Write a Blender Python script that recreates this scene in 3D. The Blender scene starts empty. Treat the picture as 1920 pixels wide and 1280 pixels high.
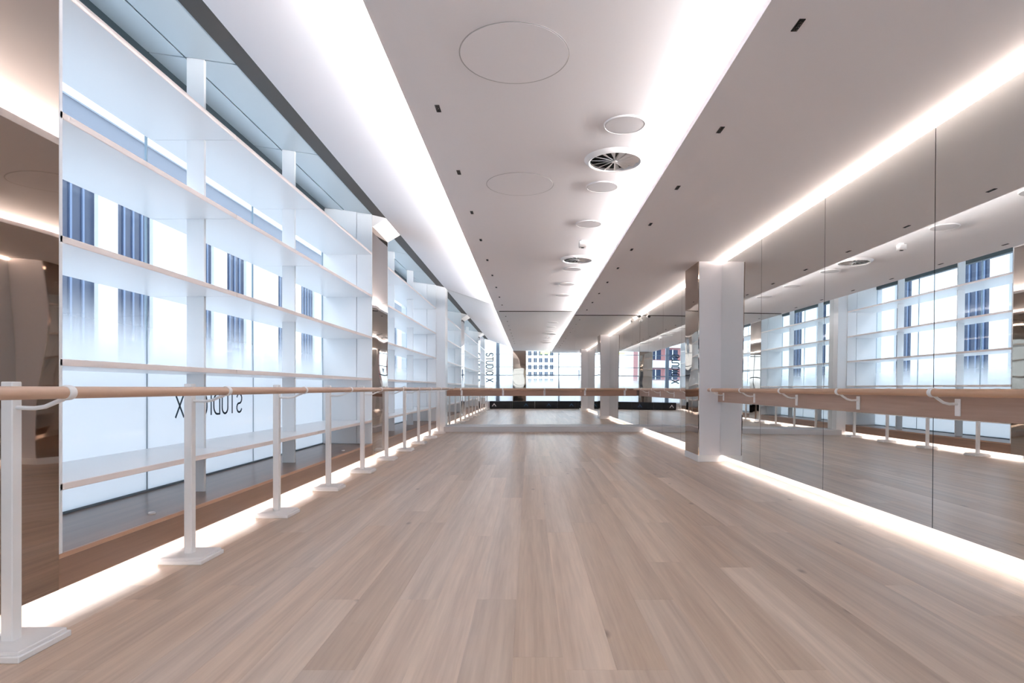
import bpy, math, random
from mathutils import Vector, Matrix

random.seed(7)
SC = bpy.context.scene
COL = SC.collection
R = math.radians

# ------------------------------------------------------------------ camera, sky, exposure
cam_d = bpy.data.cameras.new('camera')
cam = bpy.data.objects.new('camera', cam_d)
COL.objects.link(cam)
cam.location = (0, 0, 1.0)
cam.rotation_euler = (R(90), 0, 0)
cam_d.sensor_width = 36
cam_d.lens = 36 * 1110 / 1920
cam_d.shift_x = -32 / 1920
cam_d.shift_y = 87 / 1920
cam_d.clip_start = 0.05
cam_d.clip_end = 300
SC.camera = cam

SKY = 1.3
LED_W = 46.0        # wall-wash strips
LED_COVE = 190.0     # ceiling coves
LED_FLOOR = 7.5
w = bpy.data.worlds.new('sky')
SC.world = w
w.use_nodes = True
nt = w.node_tree
bg = nt.nodes['Background']
tc = nt.nodes.new('ShaderNodeTexCoord')
nz = nt.nodes.new('ShaderNodeTexNoise')
nz.inputs['Scale'].default_value = 2.2
nz.inputs['Detail'].default_value = 4
rp = nt.nodes.new('ShaderNodeValToRGB')
rp.color_ramp.elements[0].position = 0.35
rp.color_ramp.elements[0].color = (0.78, 0.88, 1.0, 1)
rp.color_ramp.elements[1].position = 0.65
rp.color_ramp.elements[1].color = (0.93, 0.97, 1.0, 1)
nt.links.new(tc.outputs['Generated'], nz.inputs['Vector'])
nt.links.new(nz.outputs['Fac'], rp.inputs['Fac'])
nt.links.new(rp.outputs['Color'], bg.inputs['Color'])
bg.inputs['Strength'].default_value = SKY

vs = SC.view_settings
SC.display_settings.display_device = 'sRGB'
vs.view_transform = 'Standard'
vs.look = 'None'
vs.exposure = 1.68
vs.gamma = 1.0
vs.use_curve_mapping = False
cy = SC.cycles
cy.max_bounces = 14
cy.diffuse_bounces = 5
cy.glossy_bounces = 10
cy.transmission_bounces = 8
cy.transparent_max_bounces = 24
cy.sample_clamp_indirect = 4.0
cy.blur_glossy = 0.5
cy.use_denoising = True

# ------------------------------------------------------------------ measures (metres, camera at the origin, floor z = 0)
XL = -2.15          # front plane of the window bays
XG = -2.83          # glass plane of the bays
XM = 2.585          # mirror plane on the right
YB = 13.9           # back mirror
YE = -1.0           # end wall behind the camera
ZC = 2.803          # middle ceiling
ZR = 2.71           # right ceiling
CLX0, CLZ0 = -0.50, 2.84     # left sloped ceiling, inner end
CLX1, CLZ1 = -1.96, 3.325    # outer end
ZS = 0.238          # bench top

# ------------------------------------------------------------------ mesh builder
WORLD = {}


class MB:
    def __init__(self):
        self.v, self.f, self.mi = [], [], []
        self.cur = 0

    def add(self, vs_, fs_):
        n = len(self.v)
        self.v += [tuple(p) for p in vs_]
        self.f += [tuple(i + n for i in q) for q in fs_]
        self.mi += [self.cur] * len(fs_)
        return self

    def box(self, x0, x1, y0, y1, z0, z1, c=0.0):
        x0, x1 = sorted((x0, x1)); y0, y1 = sorted((y0, y1)); z0, z1 = sorted((z0, z1))
        if c <= 0:
            vv = [(x, y, z) for z in (z0, z1) for y in (y0, y1) for x in (x0, x1)]
            ff = [(0, 2, 3, 1), (4, 5, 7, 6), (0, 1, 5, 4), (2, 6, 7, 3), (0, 4, 6, 2), (1, 3, 7, 5)]
            return self.add(vv, ff)
        # chamfered on all twelve edges
        vv, idx = [], {}
        X, Y, Z = (x0, x1), (y0, y1), (z0, z1)
        for i in (0, 1):
            for j in (0, 1):
                for k in (0, 1):
                    sx, sy, sz = (1 if i == 0 else -1), (1 if j == 0 else -1), (1 if k == 0 else -1)
                    idx[i, j, k, 'x'] = len(vv); vv.append((X[i], Y[j] + sy * c, Z[k] + sz * c))
                    idx[i, j, k, 'y'] = len(vv); vv.append((X[i] + sx * c, Y[j], Z[k] + sz * c))
                    idx[i, j, k, 'z'] = len(vv); vv.append((X[i] + sx * c, Y[j] + sy * c, Z[k]))
        ff = []
        for i in (0, 1):
            q = [idx[i, 0, 0, 'x'], idx[i, 1, 0, 'x'], idx[i, 1, 1, 'x'], idx[i, 0, 1, 'x']]
            ff.append(q if i else q[::-1])
            q = [idx[0, i, 0, 'y'], idx[0, i, 1, 'y'], idx[1, i, 1, 'y'], idx[1, i, 0, 'y']]
            ff.append(q if i else q[::-1])
            q = [idx[0, 0, i, 'z'], idx[1, 0, i, 'z'], idx[1, 1, i, 'z'], idx[0, 1, i, 'z']]
            ff.append(q if i else q[::-1])
        for a in (0, 1):
            for b in (0, 1):
                ff.append((idx[a, b, 0, 'x'], idx[a, b, 1, 'x'], idx[a, b, 1, 'y'], idx[a, b, 0, 'y']))
                ff.append((idx[a, 0, b, 'x'], idx[a, 1, b, 'x'], idx[a, 1, b, 'z'], idx[a, 0, b, 'z']))
                ff.append((idx[0, a, b, 'y'], idx[1, a, b, 'y'], idx[1, a, b, 'z'], idx[0, a, b, 'z']))
        for i in (0, 1):
            for j in (0, 1):
                for k in (0, 1):
                    ff.append((idx[i, j, k, 'x'], idx[i, j, k, 'y'], idx[i, j, k, 'z']))
        return self.add(vv, ff)

    def prism_y(self, poly, y0, y1):
        """closed polygon of (x, z) extruded along Y"""
        n = len(poly)
        vv = [(x, y0, z) for x, z in poly] + [(x, y1, z) for x, z in poly]
        ff = [tuple(range(n)), tuple(range(2 * n - 1, n - 1, -1))]
        ff += [(i, (i + 1) % n, n + (i + 1) % n, n + i) for i in range(n)]
        return self.add(vv, ff)

    def tube(self, pts, r, n=12, cap=True):
        pts = [Vector(p) for p in pts]
        rings = []
        up = Vector((0, 0, 1))
        for i, p in enumerate(pts):
            t = (pts[min(i + 1, len(pts) - 1)] - pts[max(i - 1, 0)]).normalized()
            a = t.cross(up)
            if a.length < 1e-4:
                a = t.cross(Vector((1, 0, 0)))
            a.normalize()
            b = t.cross(a).normalized()
            rings.append([p + (a * math.cos(2 * math.pi * k / n) + b * math.sin(2 * math.pi * k / n)) * r for k in range(n)])
        vv = [q for ring in rings for q in ring]
        ff = []
        for i in range(len(rings) - 1):
            for k in range(n):
                ff.append((i * n + k, i * n + (k + 1) % n, (i + 1) * n + (k + 1) % n, (i + 1) * n + k))
        if cap:
            ff.append(tuple(range(n))[::-1])
            ff.append(tuple((len(rings) - 1) * n + k for k in range(n)))
        return self.add(vv, ff)

    def lathe(self, prof, cx, cy_, n=40, close=False):
        """profile of (radius, z) turned about the vertical through cx, cy_"""
        vv, ff = [], []
        for r, z in prof:
            for k in range(n):
                a = 2 * math.pi * k / n
                vv.append((cx + r * math.cos(a), cy_ + r * math.sin(a), z))
        m = len(prof)
        for i in range(m - 1 + (1 if close else 0)):
            j = (i + 1) % m
            for k in range(n):
                ff.append((i * n + k, i * n + (k + 1) % n, j * n + (k + 1) % n, j * n + k))
        return self.add(vv, ff)

    def disc(self, r, z, cx, cy_, n=40):
        vv = [(cx + r * math.cos(2 * math.pi * k / n), cy_ + r * math.sin(2 * math.pi * k / n), z) for k in range(n)]
        return self.add(vv, [tuple(range(n))])

    def build(self, name, mat, parent=None, origin=None, smooth=False):
        xs = [p[0] for p in self.v]; ys = [p[1] for p in self.v]; zs = [p[2] for p in self.v]
        if origin is None:
            origin = ((min(xs) + max(xs)) / 2, (min(ys) + max(ys)) / 2, min(zs))
        o = Vector(origin)
        me = bpy.data.meshes.new(name)
        me.from_pydata([Vector(p) - o for p in self.v], [], self.f)
        mats = mat if isinstance(mat, (list, tuple)) else [mat]
        for m in mats:
            me.materials.append(m)
        if len(mats) > 1:
            for p, i in zip(me.polygons, self.mi):
                p.material_index = i
        import bmesh
        bm = bmesh.new(); bm.from_mesh(me)
        bmesh.ops.recalc_face_normals(bm, faces=bm.faces)
        bm.to_mesh(me); bm.free()
        if smooth:
            for p in me.polygons:
                p.use_smooth = True
            try:
                me.set_sharp_from_angle(angle=R(40))
            except Exception:
                pass
        me.update()
        ob = bpy.data.objects.new(name, me)
        COL.objects.link(ob)
        place(ob, o, parent)
        return ob


def place(ob, o, parent):
    WORLD[ob.name] = Vector(o)
    if parent is not None:
        ob.parent = parent
        ob.location = Vector(o) - WORLD[parent.name]
    else:
        ob.location = o


def tag(ob, label=None, cat=None, group=None, kind=None):
    if label: ob['label'] = label
    if cat: ob['category'] = cat
    if group: ob['group'] = group
    if kind: ob['kind'] = kind
    return ob


def thing(name, label, cat, loc, group=None):
    ob = bpy.data.objects.new(name, None)
    ob.empty_display_size = 0.1
    COL.objects.link(ob)
    WORLD[ob.name] = Vector(loc)
    ob.location = loc
    return tag(ob, label, cat, group)


def copy_tree(ob, parent=None, offset=None):
    c = ob.copy()
    COL.objects.link(c)
    if parent is not None:
        c.parent = parent
    if offset is not None:
        c.location = Vector(ob.location) + Vector(offset)
    base = WORLD.get(ob.name)
    if base is not None:
        WORLD[c.name] = base + (Vector(offset) if offset is not None else Vector((0, 0, 0)))
    for ch in list(ob.children):
        copy_tree(ch, c)
    return c


def structure(ob):
    return tag(ob, kind='structure')


# ------------------------------------------------------------------ materials
def mat(name, color, rough=0.5, metal=0.0, spec=0.5, emit=None, estr=0.0):
    m = bpy.data.materials.new(name)
    m.use_nodes = True
    b = m.node_tree.nodes['Principled BSDF']
    b.inputs['Base Color'].default_value = (*color, 1)
    b.inputs['Roughness'].default_value = rough
    b.inputs['Metallic'].default_value = metal
    b.inputs['Specular IOR Level'].default_value = spec
    if emit:
        b.inputs['Emission Color'].default_value = (*emit, 1)
        b.inputs['Emission Strength'].default_value = estr
    return m


def add_bump(m, scale, strength, dist=0.01, stretch=(1, 1, 1), detail=3):
    n = m.node_tree.nodes; l = m.node_tree.links
    b = n['Principled BSDF']
    t = n.new('ShaderNodeTexCoord'); mp = n.new('ShaderNodeMapping')
    mp.inputs['Scale'].default_value = stretch
    z = n.new('ShaderNodeTexNoise'); z.inputs['Scale'].default_value = scale; z.inputs['Detail'].default_value = detail
    bp = n.new('ShaderNodeBump'); bp.inputs['Strength'].default_value = strength; bp.inputs['Distance'].default_value = dist
    l.new(t.outputs['Object'], mp.inputs['Vector']); l.new(mp.outputs['Vector'], z.inputs['Vector'])
    l.new(z.outputs['Fac'], bp.inputs['Height']); l.new(bp.outputs['Normal'], b.inputs['Normal'])
    return m


def led_mat(name, color, strength):
    m = bpy.data.materials.new(name)
    m.use_nodes = True
    n = m.node_tree.nodes; l = m.node_tree.links
    n.remove(n['Principled BSDF'])
    e = n.new('ShaderNodeEmission')
    e.inputs['Color'].default_value = (*color, 1); e.inputs['Strength'].default_value = strength
    l.new(e.outputs['Emission'], n['Material Output'].inputs['Surface'])
    return m


def wood_mat(name, dark, light, rough=0.36, axis='Y', vary=0.5, knots=True, spec=0.5):
    m = bpy.data.materials.new(name)
    m.use_nodes = True
    n = m.node_tree.nodes; l = m.node_tree.links
    b = n['Principled BSDF']
    t = n.new('ShaderNodeTexCoord'); oi = n.new('ShaderNodeObjectInfo')
    off = n.new('ShaderNodeVectorMath'); off.operation = 'SCALE'; off.inputs[0].default_value = (17.3, 31.7, 9.1)
    l.new(oi.outputs['Random'], off.inputs['Scale'])
    add = n.new('ShaderNodeVectorMath'); add.operation = 'ADD'
    l.new(t.outputs['Object'], add.inputs[0]); l.new(off.outputs[0], add.inputs[1])
    mp = n.new('ShaderNodeMapping')
    mp.inputs['Scale'].default_value = {'Y': (1, 0.04, 1), 'X': (0.04, 1, 1), 'Z': (1, 1, 0.04)}[axis]
    l.new(add.outputs[0], mp.inputs['Vector'])
    warp = n.new('ShaderNodeTexNoise'); warp.inputs['Scale'].default_value = 5; warp.inputs['Detail'].default_value = 2
    l.new(mp.outputs[0], warp.inputs['Vector'])
    grain = n.new('ShaderNodeTexNoise'); grain.inputs['Scale'].default_value = 60; grain.inputs['Detail'].default_value = 2
    grain.inputs['Roughness'].default_value = 0.5; grain.inputs['Distortion'].default_value = 0.0
    l.new(mp.outputs[0], grain.inputs['Vector'])
    ramp = n.new('ShaderNodeValToRGB')
    ramp.color_ramp.elements[0].position = 0.22; ramp.color_ramp.elements[0].color = (*dark, 1)
    ramp.color_ramp.elements[1].position = 0.74; ramp.color_ramp.elements[1].color = (*light, 1)
    mx = n.new('ShaderNodeMix'); mx.data_type = 'FLOAT'; mx.inputs[0].default_value = 0.45
    l.new(warp.outputs['Fac'], mx.inputs[2]); l.new(grain.outputs['Fac'], mx.inputs[3])
    wv = n.new('ShaderNodeTexWave'); wv.wave_type = 'BANDS'
    wv.bands_direction = {'Y': 'X', 'X': 'Y', 'Z': 'X'}[axis]
    wv.inputs['Scale'].default_value = 2.2; wv.inputs['Distortion'].default_value = 11
    wv.inputs['Detail'].default_value = 2; wv.inputs['Detail Scale'].default_value = 1.4
    l.new(mp.outputs[0], wv.inputs['Vector'])
    mw = n.new('ShaderNodeMix'); mw.data_type = 'FLOAT'; mw.inputs[0].default_value = 0.13
    l.new(mx.outputs[0], mw.inputs[2]); l.new(wv.outputs['Fac'], mw.inputs[3])
    l.new(mw.outputs[0], ramp.inputs['Fac'])
    hs = n.new('ShaderNodeHueSaturation')
    val = n.new('ShaderNodeMapRange'); val.inputs['To Min'].default_value = 1 - vary * 0.28; val.inputs['To Max'].default_value = 1 + vary * 0.25
    l.new(oi.outputs['Random'], val.inputs['Value']); l.new(val.outputs[0], hs.inputs['Value'])
    fr = n.new('ShaderNodeMath'); fr.operation = 'MULTIPLY'; fr.inputs[1].default_value = 7.31
    l.new(oi.outputs['Random'], fr.inputs[0])
    fr2 = n.new('ShaderNodeMath'); fr2.operation = 'FRACT'; l.new(fr.outputs[0], fr2.inputs[0])
    sat = n.new('ShaderNodeMapRange'); sat.inputs['To Min'].default_value = 0.88; sat.inputs['To Max'].default_value = 1.12
    l.new(fr2.outputs[0], sat.inputs['Value']); l.new(sat.outputs[0], hs.inputs['Saturation'])
    l.new(ramp.outputs[0], hs.inputs['Color'])
    last = hs.outputs['Color']
    if knots:
        mk = n.new('ShaderNodeMapping'); mk.inputs['Scale'].default_value = (1, 0.45, 1)
        l.new(add.outputs[0], mk.inputs['Vector'])
        vo = n.new('ShaderNodeTexVoronoi'); vo.inputs['Scale'].default_value = 3.4
        l.new(mk.outputs[0], vo.inputs['Vector'])
        kr = n.new('ShaderNodeValToRGB')
        kr.color_ramp.elements[0].position = 0.02; kr.color_ramp.elements[0].color = (0.25, 0.2, 0.18, 1)
        kr.color_ramp.elements[1].position = 0.085; kr.color_ramp.elements[1].color = (1, 1, 1, 1)
        l.new(vo.outputs['Distance'], kr.inputs['Fac'])
        mul = n.new('ShaderNodeMix'); mul.data_type = 'RGBA'; mul.blend_type = 'MULTIPLY'; mul.inputs[0].default_value = 0.75
        l.new(last, mul.inputs[6]); l.new(kr.outputs[0], mul.inputs[7])
        last = mul.outputs[2]
    l.new(last, b.inputs['Base Color'])
    b.inputs['Roughness'].default_value = rough
    b.inputs['Specular IOR Level'].default_value = spec
    bp = n.new('ShaderNodeBump'); bp.inputs['Strength'].default_value = 0.03; bp.inputs['Distance'].default_value = 0.002
    l.new(grain.outputs['Fac'], bp.inputs['Height']); l.new(bp.outputs['Normal'], b.inputs['Normal'])
    return m


def glass_mat(name, film_from, film_to, tint=(0.92, 0.965, 1.0)):
    """clear pane whose lower part carries frosted film fading out between two heights above the pane's foot"""
    m = bpy.data.materials.new(name)
    m.use_nodes = True
    n = m.node_tree.nodes; l = m.node_tree.links
    n.remove(n['Principled BSDF'])
    tr = n.new('ShaderNodeBsdfTransparent'); tr.inputs['Color'].default_value = (*tint, 1)
    gl = n.new('ShaderNodeBsdfGlossy'); gl.inputs['Roughness'].default_value = 0.0
    lw = n.new('ShaderNodeLayerWeight'); lw.inputs['Blend'].default_value = 0.5
    pw = n.new('ShaderNodeMath'); pw.operation = 'POWER'; pw.inputs[1].default_value = 4.0
    l.new(lw.outputs['Facing'], pw.inputs[0])
    fr = n.new('ShaderNodeMapRange'); fr.inputs['To Min'].default_value = 0.025; fr.inputs['To Max'].default_value = 0.6
    l.new(pw.outputs[0], fr.inputs['Value'])
    clear = n.new('ShaderNodeMixShader')
    l.new(fr.outputs[0], clear.inputs['Fac']); l.new(tr.outputs[0], clear.inputs[1]); l.new(gl.outputs[0], clear.inputs[2])
    tl = n.new('ShaderNodeBsdfTranslucent'); tl.inputs['Color'].default_value = (0.87, 0.90, 0.93, 1)
    df = n.new('ShaderNodeBsdfDiffuse'); df.inputs['Color'].default_value = (0.75, 0.8, 0.84, 1)
    fm = n.new('ShaderNodeMixShader'); fm.inputs['Fac'].default_value = 0.25
    l.new(tl.outputs[0], fm.inputs[1]); l.new(df.outputs[0], fm.inputs[2])
    fm2 = n.new('ShaderNodeMixShader')
    l.new(fr.outputs[0], fm2.inputs['Fac']); l.new(fm.outputs[0], fm2.inputs[1]); l.new(gl.outputs[0], fm2.inputs[2])
    t = n.new('ShaderNodeTexCoord'); sp = n.new('ShaderNodeSeparateXYZ')
    l.new(t.outputs['Object'], sp.inputs[0])
    mr = n.new('ShaderNodeMapRange'); mr.interpolation_type = 'SMOOTHSTEP'
    mr.inputs['From Min'].default_value = film_from; mr.inputs['From Max'].default_value = film_to
    mr.inputs['To Min'].default_value = 0.97; mr.inputs['To Max'].default_value = 0.0
    l.new(sp.outputs['Z'], mr.inputs['Value'])
    out = n.new('ShaderNodeMixShader')
    l.new(mr.outputs[0], out.inputs['Fac']); l.new(clear.outputs[0], out.inputs[1]); l.new(fm2.outputs[0], out.inputs[2])
    l.new(out.outputs[0], n['Material Output'].inputs['Surface'])
    return m


M = {}
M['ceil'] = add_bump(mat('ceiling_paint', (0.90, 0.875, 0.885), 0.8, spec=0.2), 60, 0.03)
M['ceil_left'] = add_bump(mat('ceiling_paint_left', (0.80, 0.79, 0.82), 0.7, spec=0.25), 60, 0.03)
M['wall'] = add_bump(mat('wall_paint', (0.80, 0.79, 0.79), 0.6, spec=0.3), 80, 0.03)
M['white'] = mat('white_lacquer', (0.86, 0.87, 0.88), 0.28, spec=0.5)
M['shelf_edge'] = mat('shelf_edging', (0.93, 0.84, 0.80), 0.35)
M['metal_white'] = mat('white_powder_coat', (0.86, 0.84, 0.83), 0.35, spec=0.5)
M['column'] = mat('column_panel', (0.82, 0.80, 0.82), 0.45)
M['plinth'] = mat('plinth_paint', (0.62, 0.61, 0.62), 0.45)
M['mirror'] = mat('mirror_glass', (0.86, 0.88, 0.87), 0.0, metal=1.0)
M['mirror_edge'] = mat('mirror_edge', (0.045, 0.05, 0.05), 0.4)
M['bronze'] = mat('bronze_mirror', (0.42, 0.34, 0.285), 0.02, metal=1.0)
add_bump(M['bronze'], 1.6, 0.35, dist=0.02, stretch=(1, 1, 0.9), detail=0)
M['dark_metal'] = mat('dark_bronze_trim', (0.06, 0.052, 0.046), 0.5, spec=0.15)
M['dark_frame'] = mat('dark_window_frame', (0.018, 0.032, 0.04), 0.4)
M['blue_frame'] = mat('grey_blue_frame', (0.22, 0.29, 0.38), 0.4, metal=0.3)
M['seal'] = mat('glazing_seal', (0.30, 0.38, 0.44), 0.6)
M['soffit'] = mat('soffit_panel', (0.42, 0.49, 0.53), 0.3, spec=0.5)
M['black'] = mat('black_upholstery', (0.008, 0.009, 0.013), 0.5, spec=0.3)
M['emblem'] = mat('emblem_print', (0.03, 0.09, 0.17), 0.5)
M['black_matt'] = mat('black_fitting', (0.012, 0.012, 0.013), 0.5)
M['lens'] = mat('dark_lens', (0.03, 0.03, 0.032), 0.1)
M['grille'] = add_bump(mat('speaker_grille', (0.62, 0.60, 0.61), 0.7, spec=0.2), 500, 0.3, dist=0.002)
M['line'] = mat('shadow_gap', (0.52, 0.50, 0.50), 0.8)
M['void'] = mat('duct_shade', (0.02, 0.02, 0.02), 0.9)  # near-black colour for the shade inside the vents
M['sub'] = mat('floor_joint', (0.20, 0.145, 0.12), 0.8)
M['floor'] = wood_mat('oak_plank', (0.33, 0.235, 0.178), (0.63, 0.485, 0.378), 0.31, 'Y', 0.5)
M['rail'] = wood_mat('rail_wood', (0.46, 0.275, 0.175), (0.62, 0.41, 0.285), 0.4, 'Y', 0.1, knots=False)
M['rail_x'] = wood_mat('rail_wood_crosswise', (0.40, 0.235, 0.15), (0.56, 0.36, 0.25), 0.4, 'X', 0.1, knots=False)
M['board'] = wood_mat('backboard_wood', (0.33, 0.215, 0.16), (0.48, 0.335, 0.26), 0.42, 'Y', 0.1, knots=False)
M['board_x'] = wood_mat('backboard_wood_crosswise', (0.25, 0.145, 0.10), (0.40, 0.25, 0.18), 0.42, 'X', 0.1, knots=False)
M['bench'] = wood_mat('bench_wood', (0.17, 0.105, 0.075), (0.28, 0.18, 0.13), 0.28, 'Y', 0.1, knots=False)
M['bench_edge'] = wood_mat('bench_edging', (0.36, 0.22, 0.15), (0.5, 0.33, 0.24), 0.35, 'Y', 0.1, knots=False)
M['glass'] = glass_mat('bay_glass', 0.98 - ZS, 1.70 - ZS)
M['glass_end'] = glass_mat('end_glass', 0.6, 1.25)
M['letters'] = mat('lettering_vinyl', (0.02, 0.055, 0.085), 0.5)
M['led_wall'] = led_mat('warm_led_wall', (1.0, 0.85, 0.75), LED_W)
M['led_cove'] = led_mat('white_led_cove', (1.0, 0.965, 0.965), LED_COVE)
M['led_floor'] = led_mat('warm_led_floor', (1.0, 0.91, 0.87), LED_FLOOR)
M['exit'] = led_mat('sign_light', (0.75, 1.0, 0.2), 1.6)
M['ext_white'] = add_bump(mat('facade_render', (0.78, 0.80, 0.83), 0.8), 8, 0.05)
M['ext_grey'] = mat('facade_parapet', (0.17, 0.185, 0.225), 0.7)
M['ext_win'] = mat('facade_glazing', (0.02, 0.034, 0.075), 0.35, spec=0.3)
M['ext_bar'] = mat('facade_bar', (0.11, 0.16, 0.27), 0.5)
M['ext_red'] = mat('facade_red', (0.36, 0.15, 0.15), 0.8)
M['ext_ground'] = add_bump(mat('pavement', (0.42, 0.43, 0.45), 0.9), 6, 0.2)

# ------------------------------------------------------------------ floor and its planks
f = structure(MB().box(-3.0, 2.85, YE - 0.15, YB + 0.1, -0.20, -0.022).build('floor', M['sub']))
PW = 0.186
plank_cache = {}


def plank(x0, wd, y0, y1):
    ln = round(y1 - y0, 2)
    key = (ln, round(wd, 3))
    if key not in plank_cache:
        b = MB()
        c = 0.0006
        w2, l2, g = wd / 2, ln / 2, 0.0
        vv = []
        for (dx, z) in ((g, -0.022), (g, -c), (g + c, 0.0)):
            for sx, sy in ((-1, -1), (1, -1), (1, 1), (-1, 1)):
                vv.append((sx * (w2 - dx), sy * (l2 - dx), z))
        ff = [(8, 9, 10, 11)]
        for lv in (0, 4):
            for k in range(4):
                ff.append((lv + k, lv + (k + 1) % 4, lv + 4 + (k + 1) % 4, lv + 4 + k))
        b.add(vv, ff)
        o = b.build('plank', M['floor'], f, origin=(0, 0, 0))
        plank_cache[key] = o
    else:
        o = plank_cache[key].copy()
        COL.objects.link(o)
    o.location = Vector((x0 + wd / 2, (y0 + y1) / 2, 0)) - WORLD[f.name]


rows = []
x = -2.85
while x < 2.72:
    rows.append(x); x += PW
lens = [2.0, 2.3, 2.6]
for i, x in enumerate(rows):
    y = YE - 0.1
    first = random.choice([0.5, 0.9, 1.3, 1.7, 2.1])
    ln = first
    while y < YB - 0.01:
        y1 = y + ln
        if y1 > YB + 0.05 or YB + 0.05 - y1 < 0.35:
            y1 = YB + 0.05
        plank(x, PW, y, y1)
        y = y1
        ln = random.choice(lens)

# ------------------------------------------------------------------ ceilings
ye0, ye1 = YE, YB - 0.012
cm = structure(MB().box(-0.775, 1.30, ye0, ye1, ZC, ZC + 0.03).box(-0.775, -0.767, ye0, ye1, ZC + 0.03, ZC + 0.055).build('ceiling', M['ceil']))  # hidden edge lip added to keep cove light off the bays
b = MB().box(1.07, 2.80, ye0, ye1, ZR, ZR + 0.035).box(1.07, 1.078, ye0, ye1, ZR + 0.035, ZR + 0.043).box(1.27, 1.33, ye0, ye1, ZR + 0.03, ZC + 0.05)  # hidden edge lip added to limit the spread of cove light
cr = structure(b.build('ceiling', M['ceil']))
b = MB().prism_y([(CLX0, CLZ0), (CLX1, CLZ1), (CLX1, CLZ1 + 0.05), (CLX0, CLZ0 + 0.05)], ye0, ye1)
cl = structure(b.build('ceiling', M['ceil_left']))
structure(MB().box(-3.1, 3.0, YE - 0.3, YB + 0.4, 3.66, 3.74).build('ceiling', M['wall']))   # unseen slab added above everything to keep sky light out
# dark trim along the head of the window bays, between the ceiling edge and the soffit
b = MB().prism_y([(-1.955, 2.325 + 1.0), (-2.15, 3.372), (-2.15, 3.41), (-1.955, 3.385)], ye0, ye1)
structure(b.build('trim_1', M['dark_metal']))

# ------------------------------------------------------------------ walls of the shell
structure(MB().box(2.70, 2.9, YE, YB + 0.1, 0, 3.66).build('wall_right', M['wall']))
structure(MB().box(-3.0, 2.9, YB + 0.02, YB + 0.2, 0, 3.66).build('wall_back', M['wall']))
structure(MB().box(-2.95, -1.94, YB - 0.2, YB + 0.02, 0, 3.60).build('wall_back', M['white']))   # white return beside the back mirror
structure(MB().box(-1.94, XM + 0.05, YB - 0.45, YB - 0.01, 0, 0.12, 0.004).build('baseboard_back', M['plinth']))
# thin dark channel where the back mirror meets the two flat ceilings
b = MB().box(-0.70, 1.12, YB - 0.03, YB - 0.012, ZC - 0.012, ZC + 0.004)
structure(b.build('trim_2', M['dark_metal']))
b = MB().box(1.075, 2.58, YB - 0.03, YB - 0.012, ZR - 0.012, ZR + 0.004)
structure(b.build('trim_3', M['dark_metal']))
# above the bays
structure(MB().box(-2.98, -2.88, YE, YB, 3.40, 3.66).build('wall_left', M['wall']))

# ------------------------------------------------------------------ window bays on the left
SH_Z = [2.845, 2.265, 1.694, 1.126, 0.552]
XF0, XF1 = -2.52, -2.39      # uprights


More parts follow.
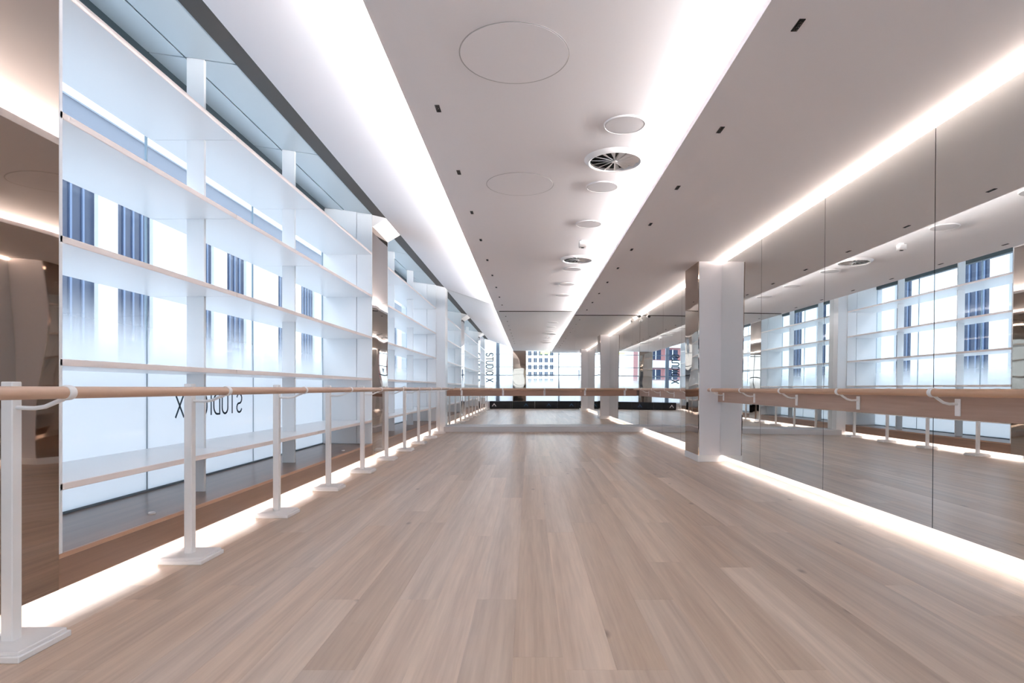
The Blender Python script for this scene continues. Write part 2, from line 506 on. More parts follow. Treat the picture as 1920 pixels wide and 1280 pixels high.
def bay(idx, y0, y1, fins, pane_edges, words, returns=True, deep=True):
    # glazing: structure, one object per bay with its panes
    win = bpy.data.objects.new('window_%d' % idx, None)
    COL.objects.link(win)
    win.location = (XG, y0, ZS); WORLD[win.name] = Vector((XG, y0, ZS))
    tag(win, kind='structure')
    for a, c in zip(pane_edges[:-1], pane_edges[1:]):
        MB().box(XG - 0.006, XG + 0.006, a + 0.006, c - 0.006, ZS, 3.40).build('pane', M['glass'], win)
    for e in pane_edges:
        MB().box(XG - 0.010, XG + 0.008, e - 0.004, e + 0.004, ZS, 3.40).build('glazing_joint', M['seal'], win)
    MB().box(XG - 0.05, XG + 0.03, y0, y1, 3.36, 3.50).build('head_frame', M['dark_frame'], win)
    MB().box(XG - 0.03, XG + 0.012, y0, y1, ZS - 0.03, ZS + 0.012).build('sill_frame', M['seal'], win)
    # soffit over the bay: panels with open joints
    xj = -2.53
    zj = lambda x_: 3.376 + (x_ - XL) / (XG - XL) * 0.095
    edges = [y0] + fins + [y1]
    sof = bpy.data.objects.new('ceiling_soffit', None)
    COL.objects.link(sof); sof.location = (XL, y0, 3.376); WORLD[sof.name] = Vector((XL, y0, 3.376))
    tag(sof, kind='structure')
    for a, c in zip(edges[:-1], edges[1:]):
        for xa, xb in ((XL, xj + 0.008), (xj - 0.008, XG - 0.06)):
            MB().prism_y([(xa, zj(xa)), (xb, zj(xb)), (xb, zj(xb) + 0.03), (xa, zj(xa) + 0.03)], a + 0.008, c - 0.008).build('soffit_panel', M['soffit'], sof)
    MB().prism_y([(XL, 3.41), (XG - 0.08, 3.51), (XG - 0.08, 3.6), (XL, 3.6)], y0, y1).build('backing', M['dark_frame'], sof)
    # bench that carries the glazing
    be = thing('window_bench', 'low brown wooden window bench %s' % words, 'bench', ((XL + XG) / 2, (y0 + y1) / 2, 0), 'window benches along the glass wall')
    MB().box(XL - 0.018, XG - 0.05, y0, y1, ZS - 0.03, ZS - 0.003).build('top_board', M['bench'], be)
    MB().box(XL, XL - 0.018, y0, y1, ZS - 0.022, ZS, 0.002).build('edging', M['bench_edge'], be)
    MB().box(XL - 0.002, XL - 0.018, y0, y1, 0.077, ZS - 0.022).build('front_board', M['bench'], be)
    MB().box(-2.32, -2.34, y0, y1, 0.0, ZS - 0.03).build('kick_board', M['wall'], be)
    # shelving
    sh = thing('window_shelving', 'tall white open shelving %s' % words, 'shelves', ((XL + XG) / 2, (y0 + y1) / 2, ZS), 'white shelving in front of the glass')
    for yf in fins:
        MB().box(XF0, XF1, yf, yf + 0.025, ZS, 3.43, 0.002).build('upright', M['white'], sh)
    for k, z in enumerate(SH_Z):
        for a, c in zip(edges[:-1], edges[1:]):
            o = MB().box(XL - 0.008, XG + 0.05, a + 0.003, c - 0.003, z - 0.022, z + 0.006).build('shelf', M['white'], sh)
            MB().box(XL, XL - 0.008, a + 0.003, c - 0.003, z - 0.024, z + 0.008, 0.002).build('edge_strip', M['shelf_edge'], o)
    if returns:
        MB().box(XL, XL - 0.205, y1 - 0.02, y1, ZS, 3.375, 0.002).build('side_panel', M['white'], sh)
        MB().box(XL - 0.213, XG + 0.012, y1 - 0.02, y1, ZS, 3.45, 0.002).build('side_panel', M['white'], sh)
        MB().box(XL, XL - 0.205, y0, y0 + 0.02, ZS, 3.375, 0.002).build('side_panel', M['white'], sh)
        MB().box(XL - 0.213, XG + 0.012, y0, y0 + 0.02, ZS, 3.45, 0.002).build('side_panel', M['white'], sh)
    return win, be, sh


bay(1, 2.71, 8.12, [4.355, 6.04], [2.71, 4.375, 6.06, 8.10], 'in the near bay with STUDIO X on its glass')
bay(2, 9.0, 13.7, [10.5, 12.2], [9.0, 10.52, 12.22, 13.7], 'in the second bay, just before the end mirror')
bay(3, YE, 1.83, [0.2], [YE, 0.22, 1.83], 'beside the camera, seen only in the mirrors')


def pilaster(y0, y1, words):
    p = thing('pilaster', 'bronze mirrored pilaster %s' % words, 'pilaster', (XL - 0.1, (y0 + y1) / 2, 0), 'bronze pilasters between the window bays')
    MB().box(XL - 0.02, XG - 0.02, y0, y1, 0.13, 3.6).build('body', M['white'], p)
    MB().box(XL, XL - 0.02, y0 + 0.003, y1 - 0.003, 0.077, 3.21).build('mirror_facing', M['bronze'], p)
    MB().prism_y([(XL + 0.002, 3.21), (-1.965, 3.318), (-1.965, 3.37), (XL + 0.002, 3.40)], y0, y1).build('capital', M['metal_white'], p)
    return p


pilaster(8.12, 9.0, 'with white sloped cap between the two shelving bays')
pilaster(1.83, 2.71, 'filling the left edge of the photo beside first barre post')

# ------------------------------------------------------------------ lettering on glass
def arc(cx, cy_, rx, ry, a0, a1, n=8):
    return [(cx + rx * math.cos(R(a0 + (a1 - a0) * i / n)), cy_ + ry * math.sin(R(a0 + (a1 - a0) * i / n))) for i in range(n + 1)]


GLYPH = {
    'S': [arc(.5, .74, .42, .26, 20, 270, 10) + arc(.5, .25, .42, .25, 90, -160, 10)[1:]],
    'T': [[(.02, 1), (.98, 1)], [(.5, 1), (.5, 0)]],
    'U': [[(.06, 1), (.06, .3)] + arc(.5, .3, .44, .3, 180, 360, 10) + [(.94, 1)]],
    'D': [[(.06, 0), (.06, 1), (.4, 1)] + arc(.4, .6, .54, .4, 90, 0, 6)[1:] + arc(.4, .4, .54, .4, 0, -90, 6) + [(.06, 0)]],
    'I': [[(.5, 0), (.5, 1)]],
    'O': [arc(.5, .62, .46, .38, 0, 180, 10) + arc(.5, .38, .46, .38, 180, 360, 10) + [(.96, .62)]],
    'X': [[(.02, 0), (.98, 1)], [(.02, 1), (.98, 0)]],
}


def letter(ch, wd, ht, st, fmap, parent):
    """fmap turns (u, v, depth) on the glass into a point"""
    b = MB()
    for line in GLYPH[ch]:
        pts = [Vector((u * wd, v * ht)) for u, v in line]
        for p, q in zip(pts[:-1], pts[1:]):
            d = (q - p)
            if d.length < 1e-6:
                continue
            d.normalize(); nn = Vector((-d.y, d.x)) * st / 2; e = d * st * 0.3
            qs = [p - e + nn, p - e - nn, q + e - nn, q + e + nn]
            b.add([fmap(a.x, a.y, 0.0) for a in qs] + [fmap(a.x, a.y, 0.002) for a in qs],
                  [(0, 1, 2, 3), (7, 6, 5, 4), (0, 4, 5, 1), (1, 5, 6, 2), (2, 6, 7, 3), (3, 7, 4, 0)])
    return b.build('letter', M['letters'], parent)


lt = thing('window_lettering', 'dark STUDIO X lettering on near bay glass, reversed as seen from inside', 'lettering', (XG + 0.008, 5.27, 0.765))
yy = 5.82
for ch, adv in (('S', .138), ('T', .132), ('U', .145), ('D', .142), ('I', .075), ('O', .35), ('X', .12)):
    wd_ = 0.115 if ch != 'I' else 0.02
    letter(ch, wd_, 0.18, 0.017, lambda u, v, d, y0=yy: (XG + 0.0085 + d, y0 - u, 0.765 + v), lt)
    yy -= adv

# ------------------------------------------------------------------ right wall mirrors (they lean back by half a degree)
LEAN = math.tan(R(0.5))


def mirror_panel(name, label, y0, y1, group):
    z0, z1 = 0.10, 2.672
    g = 0.0035
    b = MB()
    xa, xb = XM, XM + (z1 - z0) * LEAN
    t = 0.012
    vv = [(xa, y0 + g, z0), (xa, y1 - g, z0), (xb, y1 - g, z1), (xb, y0 + g, z1)]
    vv += [(p[0] + t, p[1], p[2]) for p in vv]
    b.add(vv, [(0, 1, 2, 3)])
    b.cur = 1
    b.add(vv, [(4, 7, 6, 5), (0, 4, 5, 1), (1, 5, 6, 2), (2, 6, 7, 3), (3, 7, 4, 0)])
    b.prism_y([(xa + t, z0), (xb + t, z1), (xb + t + 0.006, z1), (xa + t + 0.006, z0)], y0, y1)
    o = b.build(name, [M['mirror'], M['mirror_edge']])
    return tag(o, label, 'mirror', group)


G = 'mirror panels on the right wall'
near = [(1.65, 2.38, 'narrow wall mirror panel on right wall, nearest and beyond the right frame edge'),
        (2.38, 3.795, 'wall mirror panel at the right edge of the photo'),
        (3.795, 5.21, 'wall mirror panel on right wall, second from the photo edge'),
        (5.21, 6.63, 'wall mirror panel on right wall, third from the photo edge'),
        (6.63, 8.01, 'wall mirror panel on right wall against near side of grey column')]
for y0, y1, lb in near:
    mirror_panel('mirror_panel', lb, y0, y1, G)
far = [(8.68, 10.09, 'wall mirror panel just beyond the grey column'),
       (10.09, 11.5, 'second wall mirror panel beyond the grey column'),
       (11.5, 12.9, 'third wall mirror panel beyond the grey column'),
       (12.9, YB - 0.01, 'last wall mirror panel, in the corner beside the end mirror')]
for y0, y1, lb in far:
    mirror_panel('mirror_panel', lb, y0, y1, G)
mirror_panel('mirror_panel', 'wall mirror panel behind the camera, seen only in the end mirror', YE + 0.1, 1.0, G)
# end wall mirrors
for xa, xb, lb in ((-1.94, -0.43, 'left third of the tall mirror closing the far end'),
                   (-0.43, 1.08, 'middle third of the tall mirror closing the far end'),
                   (1.08, XM + 0.03, 'right third of the tall mirror closing the far end')):
    b = MB()
    b.cur = 1
    b.box(xa + 0.0006, xb - 0.0006, YB + 0.0005, YB + 0.012, 0.12, 3.36)
    b.cur = 0
    b.add([(xa + 0.0006, YB, 0.12), (xb - 0.0006, YB, 0.12), (xb - 0.0006, YB, 3.36), (xa + 0.0006, YB, 3.36)], [(0, 1, 2, 3)])
    tag(b.build('end_mirror', [M['mirror'], M['mirror_edge']]), lb, 'mirror', 'mirror panels on the far end wall')


def column(y0, y1, label):
    c = thing('column', label, 'column', (2.45, (y0 + y1) / 2, 0), 'grey columns on the right wall')
    x0 = 2.29
    MB().box(x0 + 0.012, 2.72, y0, y1, 0.09, 2.72, 0.003).build('casing', M['column'], c)
    MB().box(x0, x0 + 0.012, y0 + 0.004, y1 - 0.004, 0.09, 2.71).build('mirror_facing', M['bronze'], c)
    MB().box(x0 - 0.006, 2.72, y0 - 0.006, y1 + 0.006, 0.0, 0.09, 0.003).build('base', M['metal_white'], c)
    return c


column(8.01, 8.68, 'grey column with bronze mirrored side standing proud of the right mirrors')
column(1.0, 1.65, 'grey column beside the camera, seen only in the end mirror')

# ------------------------------------------------------------------ light strips
def led(name, label, m, pts_box, group):
    return tag(MB().box(*pts_box).build(name, m), label, 'light strip', group)


def strip(label, m, poly, y0, y1):
    o = MB().prism_y(poly, y0, y1).build('led_strip', m)
    return tag(o, label, 'light strip', 'led strips')


# cove left: on the left edge of the middle ceiling, washing the sloped ceiling
strip('white led strip in the left ceiling cove, washing the sloped ceiling', M['led_cove'],
      [(-0.745, 2.838), (-0.715, 2.838), (-0.715, 2.852), (-0.745, 2.852)], ye0 + 0.02, ye1 - 0.001)
strip('white led strip in the right ceiling cove, washing the middle ceiling', M['led_cove'],
      [(1.185, 2.747), (1.215, 2.747), (1.215, 2.756), (1.185, 2.756)], ye0 + 0.02, ye1 - 0.001)
# along the top of the right mirrors
xt = XM + 2.572 * LEAN
for y0, y1, lb in ((1.66, 8.0, 'warm led strip above the near right mirrors'), (8.69, ye1, 'warm led strip above the mirrors beyond the column'),
                   (YE + 0.1, 0.99, 'warm led strip above the mirror behind the camera')):
    strip(lb, M['led_wall'], [(xt + 0.022, 2.657), (xt + 0.055, 2.657), (xt + 0.055, 2.676), (xt + 0.022, 2.676)], y0, y1)
for y0, y1, lb in ((1.66, 8.0, 'warm led strip at floor under the near right mirrors'), (8.69, ye1, 'warm led strip at floor under the mirrors beyond the column'),
                   (YE + 0.1, 0.99, 'warm led strip at floor under the mirror behind the camera')):
    strip(lb, M['led_floor'], [(XM + 0.045, 0.140), (XM + 0.065, 0.140), (XM + 0.065, 0.155), (XM + 0.045, 0.155)], y0, y1)
strip('warm led strip at floor under the window benches and pilasters', M['led_floor'],
      [(-2.225, 0.100), (-2.250, 0.100), (-2.250, 0.112), (-2.225, 0.112)], ye0 + 0.02, YB - 0.22)

# ------------------------------------------------------------------ barres
def ring_mb(c, axis, r0, r1, ln, n=20):
    """collar round a rail that runs along axis ('x' or 'y')"""
    b = MB()
    prof = [(r0, -ln / 2), (r1, -ln / 2), (r1 + 0.002, -ln * .3), (r1 + 0.002, ln * .3), (r1, ln / 2), (r0, ln / 2)]
    vv, ff = [], []
    for r, a in prof:
        for k in range(n):
            t = 2 * math.pi * k / n
            if axis == 'y':
                vv.append((c[0] + r * math.cos(t), c[1] + a, c[2] + r * math.sin(t)))
            else:
                vv.append((c[0] + a, c[1] + r * math.cos(t), c[2] + r * math.sin(t)))
    m = len(prof)
    for i in range(m):
        j = (i + 1) % m
        for k in range(n):
            ff.append((i * n + k, i * n + (k + 1) % n, j * n + (k + 1) % n, j * n + k))
    return b.add(vv, ff)


RX, RZ, RR = -1.77, 0.982, 0.0235
PX = -1.985
barre = thing('ballet_barre', 'long wooden ballet barre on white floor posts in front of the windows', 'barre', (PX, 6.5, 0))
o = MB().tube([(RX, YE + 0.5, RZ), (RX, 13.62, RZ)], RR, 20).build('rail', M['rail'], barre, smooth=True)
PY = [2.27 + 1.195 * k for k in range(-2, 10)]
py = PY[2]
post = MB().box(PX - 0.0225, PX + 0.0225, py - 0.0225, py + 0.0225, 0.03, 1.024, 0.003).build('post', M['metal_white'], barre)
bp = MB()
bp.box(PX - 0.115, PX + 0.135, py - 0.125, py + 0.125, 0.0, 0.024, 0.003)
bp.box(PX - 0.105, PX + 0.125, py - 0.115, py + 0.115, 0.022, 0.038, 0.003)
bp.build('base_plate', M['metal_white'], post)
arm = [(PX + 0.02, py, 0.924), (PX + 0.09, py, 0.922), (PX + 0.13, py, 0.928), (PX + 0.165, py, 0.943), (RX - 0.012, py, 0.958)]
MB().tube(arm, 0.0085, 10).build('bracket', M['metal_white'], post, smooth=True)
ring_mb((RX, py, RZ), 'y', RR, RR + 0.0035, 0.034).build('collar', M['metal_white'], post, smooth=True)
for k, y in enumerate(PY):
    if k != 2:
        copy_tree(post, barre, (0, y - py, 0))


def wall_barre_y(label, y0, y1, ys, rail0, rail1):
    t = thing('wall_barre', label, 'barre', (2.55, (y0 + y1) / 2, 0.81), 'wall mounted barres on the mirrors')
    MB().box(2.553, 2.584, y0, y1, 0.812, 0.985, 0.003).build('backboard', M['board'], t)
    rx, rz = 2.40, 0.972
    MB().tube([(rx, rail0, rz), (rx, rail1, rz)], RR, 18).build('rail', M['rail'], t, smooth=True)
    br = None
    for y in ys:
        if br is None:
            br = MB().box(2.545, 2.553, y - 0.022, y + 0.022, 0.832, 0.935, 0.002).build('bracket_plate', M['metal_white'], t)
            MB().tube([(2.547, y, 0.905), (2.50, y, 0.904), (2.465, y, 0.912), (2.43, y, 0.935), (rx + 0.012, y, rz - 0.022)], 0.0085, 10).build('bracket_arm', M['metal_white'], br, smooth=True)
            ring_mb((rx, y, rz), 'y', RR, RR + 0.0035, 0.034).build('collar', M['metal_white'], br, smooth=True)
            ya = y
        else:
            copy_tree(br, t, (0, y - ya, 0))
    return t


wall_barre_y('wooden wall barre with backboard on the near right mirrors', 1.7, 8.0, [2.46, 3.52, 4.585, 5.64, 6.70, 7.76], 1.75, 7.9)
wall_barre_y('wooden wall barre on the right mirrors beyond the grey column', 8.69, 13.7, [9.3, 10.4, 11.5, 12.6], 8.75, 13.5)
t = thing('wall_barre', 'wooden wall barre with backboard across the far end mirror', 'barre', (0.3, YB - 0.03, 0.81), 'wall mounted barres on the mirrors')
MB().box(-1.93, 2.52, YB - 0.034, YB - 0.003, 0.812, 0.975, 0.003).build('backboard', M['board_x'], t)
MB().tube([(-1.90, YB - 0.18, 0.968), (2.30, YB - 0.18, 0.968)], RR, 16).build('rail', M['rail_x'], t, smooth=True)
br = None
for x in (-1.58, -0.61, 0.36, 1.31, 2.24):
    if br is None:
        br = MB().box(x - 0.022, x + 0.022, YB - 0.043, YB - 0.034, 0.822, 0.955, 0.002).build('bracket_plate', M['metal_white'], t)
        MB().tube([(x, YB - 0.04, 0.89), (x, YB - 0.09, 0.89), (x, YB - 0.14, 0.915), (x, YB - 0.172, 0.945)], 0.0085, 8).build('bracket_arm', M['metal_white'], br, smooth=True)
        ring_mb((x, YB - 0.18, 0.968), 'x', RR, RR + 0.0035, 0.034, 16).build('collar', M['metal_white'], br, smooth=True)
        xa = x
    else:
        copy_tree(br, t, (x - xa, 0, 0))

# ------------------------------------------------------------------ things in the ceiling
def ordinal(k):
    return ['nearest', 'second', 'third', 'fourth', 'fifth', 'sixth', 'seventh', 'eighth', 'ninth', 'tenth', 'eleventh', 'twelfth', 'thirteenth'][k]


def hatch(x, y, label):
    t = thing('access_hatch', label, 'hatch', (x, y, ZC), 'round ceiling access hatches')
    MB().lathe([(0.293, ZC - 0.0005), (0.2985, ZC - 0.0005), (0.2985, ZC - 0.002), (0.293, ZC - 0.002)], x, y, 64, True).build('joint_ring', M['line'], t)
    MB().lathe([(0.0005, ZC - 0.0025), (0.291, ZC - 0.0025), (0.292, ZC + 0.0005)], x, y, 64).build('cover', M['ceil'], t)


hatch(-0.08, 3.21, 'large round flush access hatch in ceiling, nearest the camera')
hatch(-0.08, 5.25, 'large round flush access hatch in ceiling, farther and fainter')

sp0 = None
for k, (y, lb) in enumerate(((4.05, 'round grey ceiling speaker in front of the near swirl vent'), (5.30, 'round grey ceiling speaker just behind the near swirl vent'),
                             (6.50, 'round grey ceiling speaker just before the white sensor box'), (8.97, 'round grey ceiling speaker just behind the far swirl vent'),
                             (10.27, 'second round ceiling speaker behind the far swirl vent'), (11.5, 'last round ceiling speaker before the end mirror'))):
    if sp0 is None:
        sp0 = thing('ceiling_speaker', lb, 'speaker', (0.655, y, ZC), 'round ceiling speakers')
        MB().lathe([(0.134, ZC - 0.006), (0.136, ZC - 0.010), (0.141, ZC - 0.008), (0.145, ZC + 0.0005)], 0.655, y, 48).build('rim', M['metal_white'], sp0, smooth=True)
        MB().lathe([(0.0005, ZC - 0.009), (0.131, ZC - 0.009), (0.1345, ZC - 0.006)], 0.655, y, 48).build('grille', M['grille'], sp0, smooth=True)
        ya = y
    else:
        c = copy_tree(sp0, None, (0, y - ya, 0)); c['label'] = lb

vt = None
for y, lb in ((4.67, 'round white swirl air vent with dark slots, nearer one'), (8.27, 'round white swirl air vent with dark slots, farther one')):
    if vt is None:
        vx = 0.675
        vt = thing('air_vent', lb, 'vent', (vx, y, ZC), 'round ceiling swirl vents')
        MB().lathe([(0.192, ZC - 0.001), (0.196, ZC - 0.026), (0.205, ZC - 0.030), (0.222, ZC - 0.020), (0.240, ZC + 0.0005)], vx, y, 56).build('rim', M['metal_white'], vt, smooth=True)
        MB().disc(0.194, ZC - 0.0015, vx, y, 48).build('duct_shade_disc', M['void'], vt)  # flat disc on the closed ceiling, painted dark as the duct's inner shade
        MB().lathe([(0.0005, ZC - 0.024), (0.022, ZC - 0.024), (0.026, ZC - 0.002)], vx, y, 20).build('hub', M['metal_white'], vt)
        nb = 14
        for k in range(nb):
            a = 2 * math.pi * k / nb
            b = MB()
            vv = []
            for r, hw in ((0.02, 0.004), (0.193, 0.023)):
                for s, dz in ((1, -0.020), (-1, -0.004)):
                    px = vx + r * math.cos(a) - s * hw * math.sin(a); pyy = y + r * math.sin(a) + s * hw * math.cos(a)
                    vv += [(px, pyy, ZC + dz), (px, pyy, ZC + dz + 0.0015)]
            b.add(vv, [(0, 2, 6, 4), (1, 5, 7, 3), (0, 1, 3, 2), (4, 6, 7, 5), (0, 4, 5, 1), (2, 3, 7, 6)])
            b.build('blade', M['metal_white'], vt)
        ya = y
    else:
        c = copy_tree(vt, None, (0, y - ya, 0)); c['label'] = lb

sb = thing('motion_sensor', 'small white sensor box hanging from the middle ceiling', 'sensor', (0.655, 7.25, ZC))
MB().box(0.612, 0.698, 7.21, 7.29, ZC - 0.085, ZC - 0.014, 0.006).build('body', M['metal_white'], sb)
MB().lathe([(0.03, ZC + 0.0005), (0.03, ZC - 0.015)], 0.655, 7.25, 20).build('mount', M['metal_white'], sb)
MB().box(0.638, 0.672, 7.235, 7.265, ZC - 0.091, ZC - 0.083, 0.002).build('lens', M['lens'], sb)

# slim black recessed spots in two rows
spot = None
for side, x, z, y_first, n_, words in (('l', -0.588, ZC, 3.82, 9, 'left row in the middle ceiling'), ('r', 1.268, ZR, 2.79, 10, 'right row in the right ceiling')):
    for k in range(n_):
        y = y_first + 1.132 * k
        lb = '%s slim black recessed spotlight in the %s' % (ordinal(k), words)
        if spot is None:
            spot = thing('recessed_spotlight', lb, 'spotlight', (x, y, z), 'slim black ceiling spotlights')
            MB().box(x - 0.015, x + 0.015, y - 0.047, y + 0.047, z - 0.004, z + 0.0005, 0.001).build('housing', M['black_matt'], spot)
            for q in range(4):
                yq = y - 0.033 + q * 0.022
                MB().lathe([(0.0085, z - 0.004), (0.0085, z - 0.0065), (0.006, z - 0.0065), (0.0015, z - 0.0045)], x, yq, 12).build('cell', M['lens'], spot)
            p0 = Vector((x, y, z))
        else:
            c = copy_tree(spot, None, Vector((x, y, z)) - p0); c['label'] = lb

# camera in the far right corner
sc_ = thing('security_camera', 'small white and black camera in far top corner above the mirrors', 'camera', (2.50, 13.45, 2.60))
MB().lathe([(0.035, ZR + 0.0005), (0.035, ZR - 0.02), (0.012, ZR - 0.022), (0.012, ZR - 0.06)], 2.50, 13.45, 16).build('mount', M['metal_white'], sc_)
MB().tube([(2.50, 13.53, 2.635), (2.50, 13.40, 2.62)], 0.035, 14).build('body', M['metal_white'], sc_, smooth=True)
MB().tube([(2.50, 13.40, 2.62), (2.50, 13.375, 2.617)], 0.03, 14).build('lens', M['black_matt'], sc_, smooth=True)

# ------------------------------------------------------------------ small white discs on the bench, the far one standing for a highlight
for (x, y, lb) in ((-2.30, 3.61, 'tiny white round puck lying on the near window bench'), (-2.26, 7.2, 'tiny white disc standing for a small highlight on the bench by the pilaster')):
    z = ZS - 0.003
    tag(MB().lathe([(0.0005, z + 0.009), (0.018, z + 0.009), (0.021, z + 0.006), (0.021, z), (0.0005, z)], x, y, 20).build('puck', M['metal_white'], None, smooth=True), lb, 'puck')

# ------------------------------------------------------------------ end wall behind the camera (seen in the mirrors)
we = bpy.data.objects.new('window_4', None)
COL.objects.link(we); we.location = (0, YE, 0.35); WORLD[we.name] = Vector((0, YE, 0.35)); tag(we, kind='structure')
mull = [-2.83, -1.52, -0.78, -0.16, 1.45, 2.70]
for a, c in zip(mull[:-1], mull[1:]):
    if a == -0.78:
        continue
    zs_ = [0.35, 1.62, 2.02, 2.64, 3.62]
    for z0, z1 in zip(zs_[:-1], zs_[1:]):
        MB().box(a + 0.02, c - 0.02, YE - 0.03, YE - 0.02, z0 + 0.012, z1 - 0.012).build('pane', M['glass_end'], we, origin=((a + c) / 2, YE, 0.35))
    for z0 in zs_:
        hh = 0.022 if z0 == 1.62 else 0.013
        MB().box(a, c, YE - 0.05, YE - 0.005, z0 - hh, z0 + hh).build('transom', M['blue_frame'], we)
for x, hw in ((-2.83, 0.03), (-1.52, 0.085), (1.45, 0.02), (2.70, 0.03)):
    MB().box(x - hw, x + hw, YE - 0.08, YE + 0.0, 0.30, 3.62).build('mullion', M['blue_frame'], we)
structure(MB().box(-3.0, 2.9, YE - 0.1, YE - 0.01, 0, 0.33).build('wall_front', M['wall']))
p = thing('pilaster', 'bronze mirrored pilaster in the window wall behind the camera', 'pilaster', (-0.47, YE, 0), 'bronze pilasters between the window bays')
MB().box(-0.80, -0.14, YE - 0.3, YE + 0.02, 0.33, 3.62).build('body', M['wall'], p)
MB().box(-0.785, -0.155, YE + 0.02, YE + 0.035, 0.35, 2.80).build('mirror_facing', M['bronze'], p)
bn = thing('padded_bench', 'long low black padded bench under the end windows', 'bench', (0.3, YE + 0.2, 0))
for k in range(4):
    xa, xb = -1.90 + k * 1.09, -1.90 + (k + 1) * 1.09
    MB().box(xa + 0.006, xb - 0.006, YE + 0.045, YE + 0.40, 0.03, 0.36, 0.02).build('cushion', M['black'], bn)
    xm, yf, hw, zt = (xa + xb) / 2 + (-0.32 if k == 0 else 0.12), YE + 0.4005, 0.11, 0.27
    tri = [(xm - hw, 0.12), (xm - hw * 0.62, 0.12), (xm, 0.212), (xm + hw * 0.62, 0.12), (xm + hw, 0.12), (xm, zt)]
    eb = MB()
    for q in ((0, 1, 2, 5), (5, 2, 3, 4)):
        vq = [(tri[i][0], yf, tri[i][1]) for i in q]
        eb.add(vq + [(p_[0], yf + 0.003, p_[2]) for p_ in vq], [(0, 1, 2, 3), (7, 6, 5, 4), (0, 4, 5, 1), (1, 5, 6, 2), (2, 6, 7, 3), (3, 7, 4, 0)])
    eb.build('emblem', M['metal_white'] if k == 0 else M['emblem'], bpy.data.objects['cushion' if k == 0 else 'cushion.%03d' % k])
MB().box(-1.88, 2.44, YE + 0.05, YE + 0.37, 0.0, 0.035).build('base', M['black_matt'], bn)
ex = tag(MB().box(0.55, 1.02, YE + 0.02, YE + 0.06, 2.66, 2.76, 0.004).build('exit_sign', M['exit']), 'small glowing yellow-green sign above the end windows', 'sign')
lt2 = thing('window_lettering', 'tall dark STUDIO X lettering turned sideways on the end window', 'lettering', (-1.9, YE - 0.02, 1.25))
zz = 2.70
for ch, adv in (('S', .20), ('T', .19), ('U', .205), ('D', .205), ('I', .10), ('O', .34), ('X', .2)):
    wd_ = 0.165 if ch != 'I' else 0.05
    # read from outside, turned a quarter
    letter(ch, wd_, 0.34, 0.048, lambda u, v, d, z0=zz: (-2.09 + v, YE - 0.017 + d, z0 - u), lt2)
    zz -= adv

# ------------------------------------------------------------------ outside
structure(MB().box(-90, 90, -190, 90, -1.4, -1.2).build('ground', M['ext_ground']))


def facade_x(name, label, xf, y0, y1, z0, z1, wins, group, wall_m):
    """building whose face looks along +X towards the studio, with deep window strips"""
    t = thing(name, label, 'building', (xf - 3, (y0 + y1) / 2, -1.2), group)
    MB().box(xf - 6, xf - 0.16, y0, y1, -1.2, z1).build('core', wall_m, t)
    edges = [y0] + [v for w_ in wins for v in w_] + [y1]
    for a, c in zip(edges[0::2], edges[1::2]):
        MB().box(xf - 0.2, xf, a, c, -1.2, z1).build('pier', wall_m, t)
    for a, c in wins:
        MB().box(xf - 0.18, xf, a, c, -1.2, z0).build('spandrel', wall_m, t)
        wn = MB().box(xf - 0.15, xf - 0.10, a, c, z0, z1).build('window', M['ext_win'], t)
        n = max(2, round((c - a) / 0.35))
        for q in range(1, n):
            yq = a + (c - a) * q / n
            MB().box(xf - 0.11, xf - 0.07, yq - 0.03, yq + 0.03, z0, z1).build('bar', M['ext_bar'], wn)
    MB().box(xf - 6, xf + 0.05, y0, y1, z1, z1 + 0.85).build('parapet', M['ext_grey'], t)
    MB().box(xf - 6, xf + 0.12, y0, y1, z1 + 0.85, z1 + 1.1).build('cornice', wall_m, t)
    return t


facade_x('street_building', 'white building opposite the bays with tall dark blue window strips', -10, -12, 48, 0.2, 6.45,
         [(-9.5, -8.2), (-6.5, -5.3), (-3.6, -2.6), (-0.8, 0.3), (1.9, 3.0), (4.6, 5.7), (7.4, 8.2), (9.6, 10.4), (12.65, 13.75), (14.4, 15.75), (18.3, 18.8),
          (19.6, 20.95), (23.6, 24.7), (26, 27.6), (29.6, 31.6), (33, 36), (37.5, 40.5), (42, 45)], None, M['ext_white'])


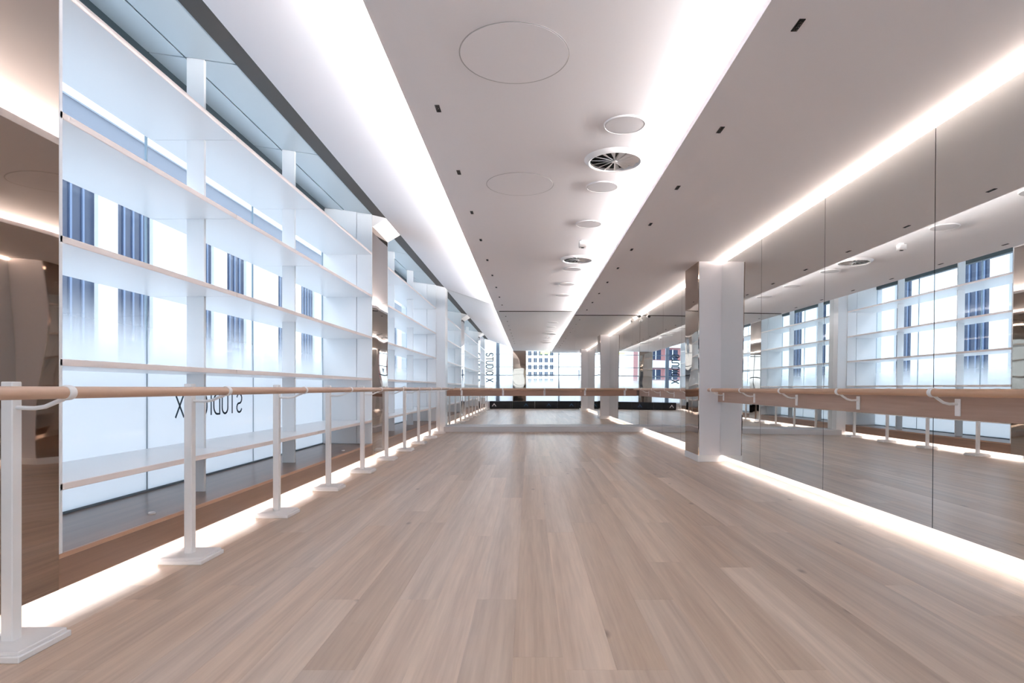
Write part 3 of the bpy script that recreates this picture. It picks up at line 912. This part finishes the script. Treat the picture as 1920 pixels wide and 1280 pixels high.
def facade_y(label, x0, x1, yf, floors, cols, wall_m, ht, wfrac=0.6, hfrac=0.55):
    """building whose face looks along +Y towards the end windows"""
    t = thing('street_building', label, 'building', ((x0 + x1) / 2, yf - 3, -1.2))
    MB().box(x0, x1, yf - 6, yf - 0.15, -1.2, ht).build('wall', wall_m, t)
    cw = (x1 - x0) / cols
    fh = (ht - 0.5) / floors
    for i in range(cols):
        for j in range(floors):
            a = x0 + cw * (i + 0.5 - wfrac / 2); c = a + cw * wfrac
            z0 = fh * (j + 0.5 - hfrac / 2); z1 = z0 + fh * hfrac
            wn = MB().box(a, c, yf - 0.16, yf - 0.10, z0, z1).build('window', M['ext_win'], t)
            MB().box((a + c) / 2 - 0.04, (a + c) / 2 + 0.04, yf - 0.11, yf - 0.06, z0, z1).build('bar', wall_m, wn)
    # piers and sills stand proud
    for i in range(cols + 1):
        xx = x0 + cw * i
        MB().box(max(x0, xx - cw * (1 - wfrac) / 2), min(x1, xx + cw * (1 - wfrac) / 2), yf - 0.16, yf, -1.2, ht).build('pier', wall_m, t)
    MB().box(x0 - 0.1, x1 + 0.1, yf - 6, yf + 0.15, ht, ht + 0.3).build('cornice', wall_m, t)
    return t


facade_y('white office building behind the end windows with small dark windows', -0.6, 7.6, -150, 7, 5, M['ext_white'], 15.0, 0.55, 0.6)
facade_y('low pale building behind the right end windows', 12, 40, -110, 2, 8, M['ext_grey'], 5.0, 0.7, 0.4)
t = thing('street_building', 'red brick building with pale storey bands behind the end windows', 'building', (-5.6, -21, -1.2))
MB().box(-8, -3.9, -24, -18.15, -1.2, 7.2).build('wall', M['ext_red'], t)
for j in range(5):
    z = -0.4 + 1.55 * j
    MB().box(-8.05, -3.85, -18.2, -18.0, z, z + 0.55).build('storey_band', M['ext_white'], t)
    for k in range(3):
        xx = -7.6 + 1.3 * k
        wn = MB().box(xx, xx + 0.8, -18.17, -18.12, z + 0.62, z + 1.4).build('window', M['ext_win'], t)
        MB().box(xx + 0.37, xx + 0.43, -18.13, -18.09, z + 0.62, z + 1.4).build('bar', M['ext_white'], wn)
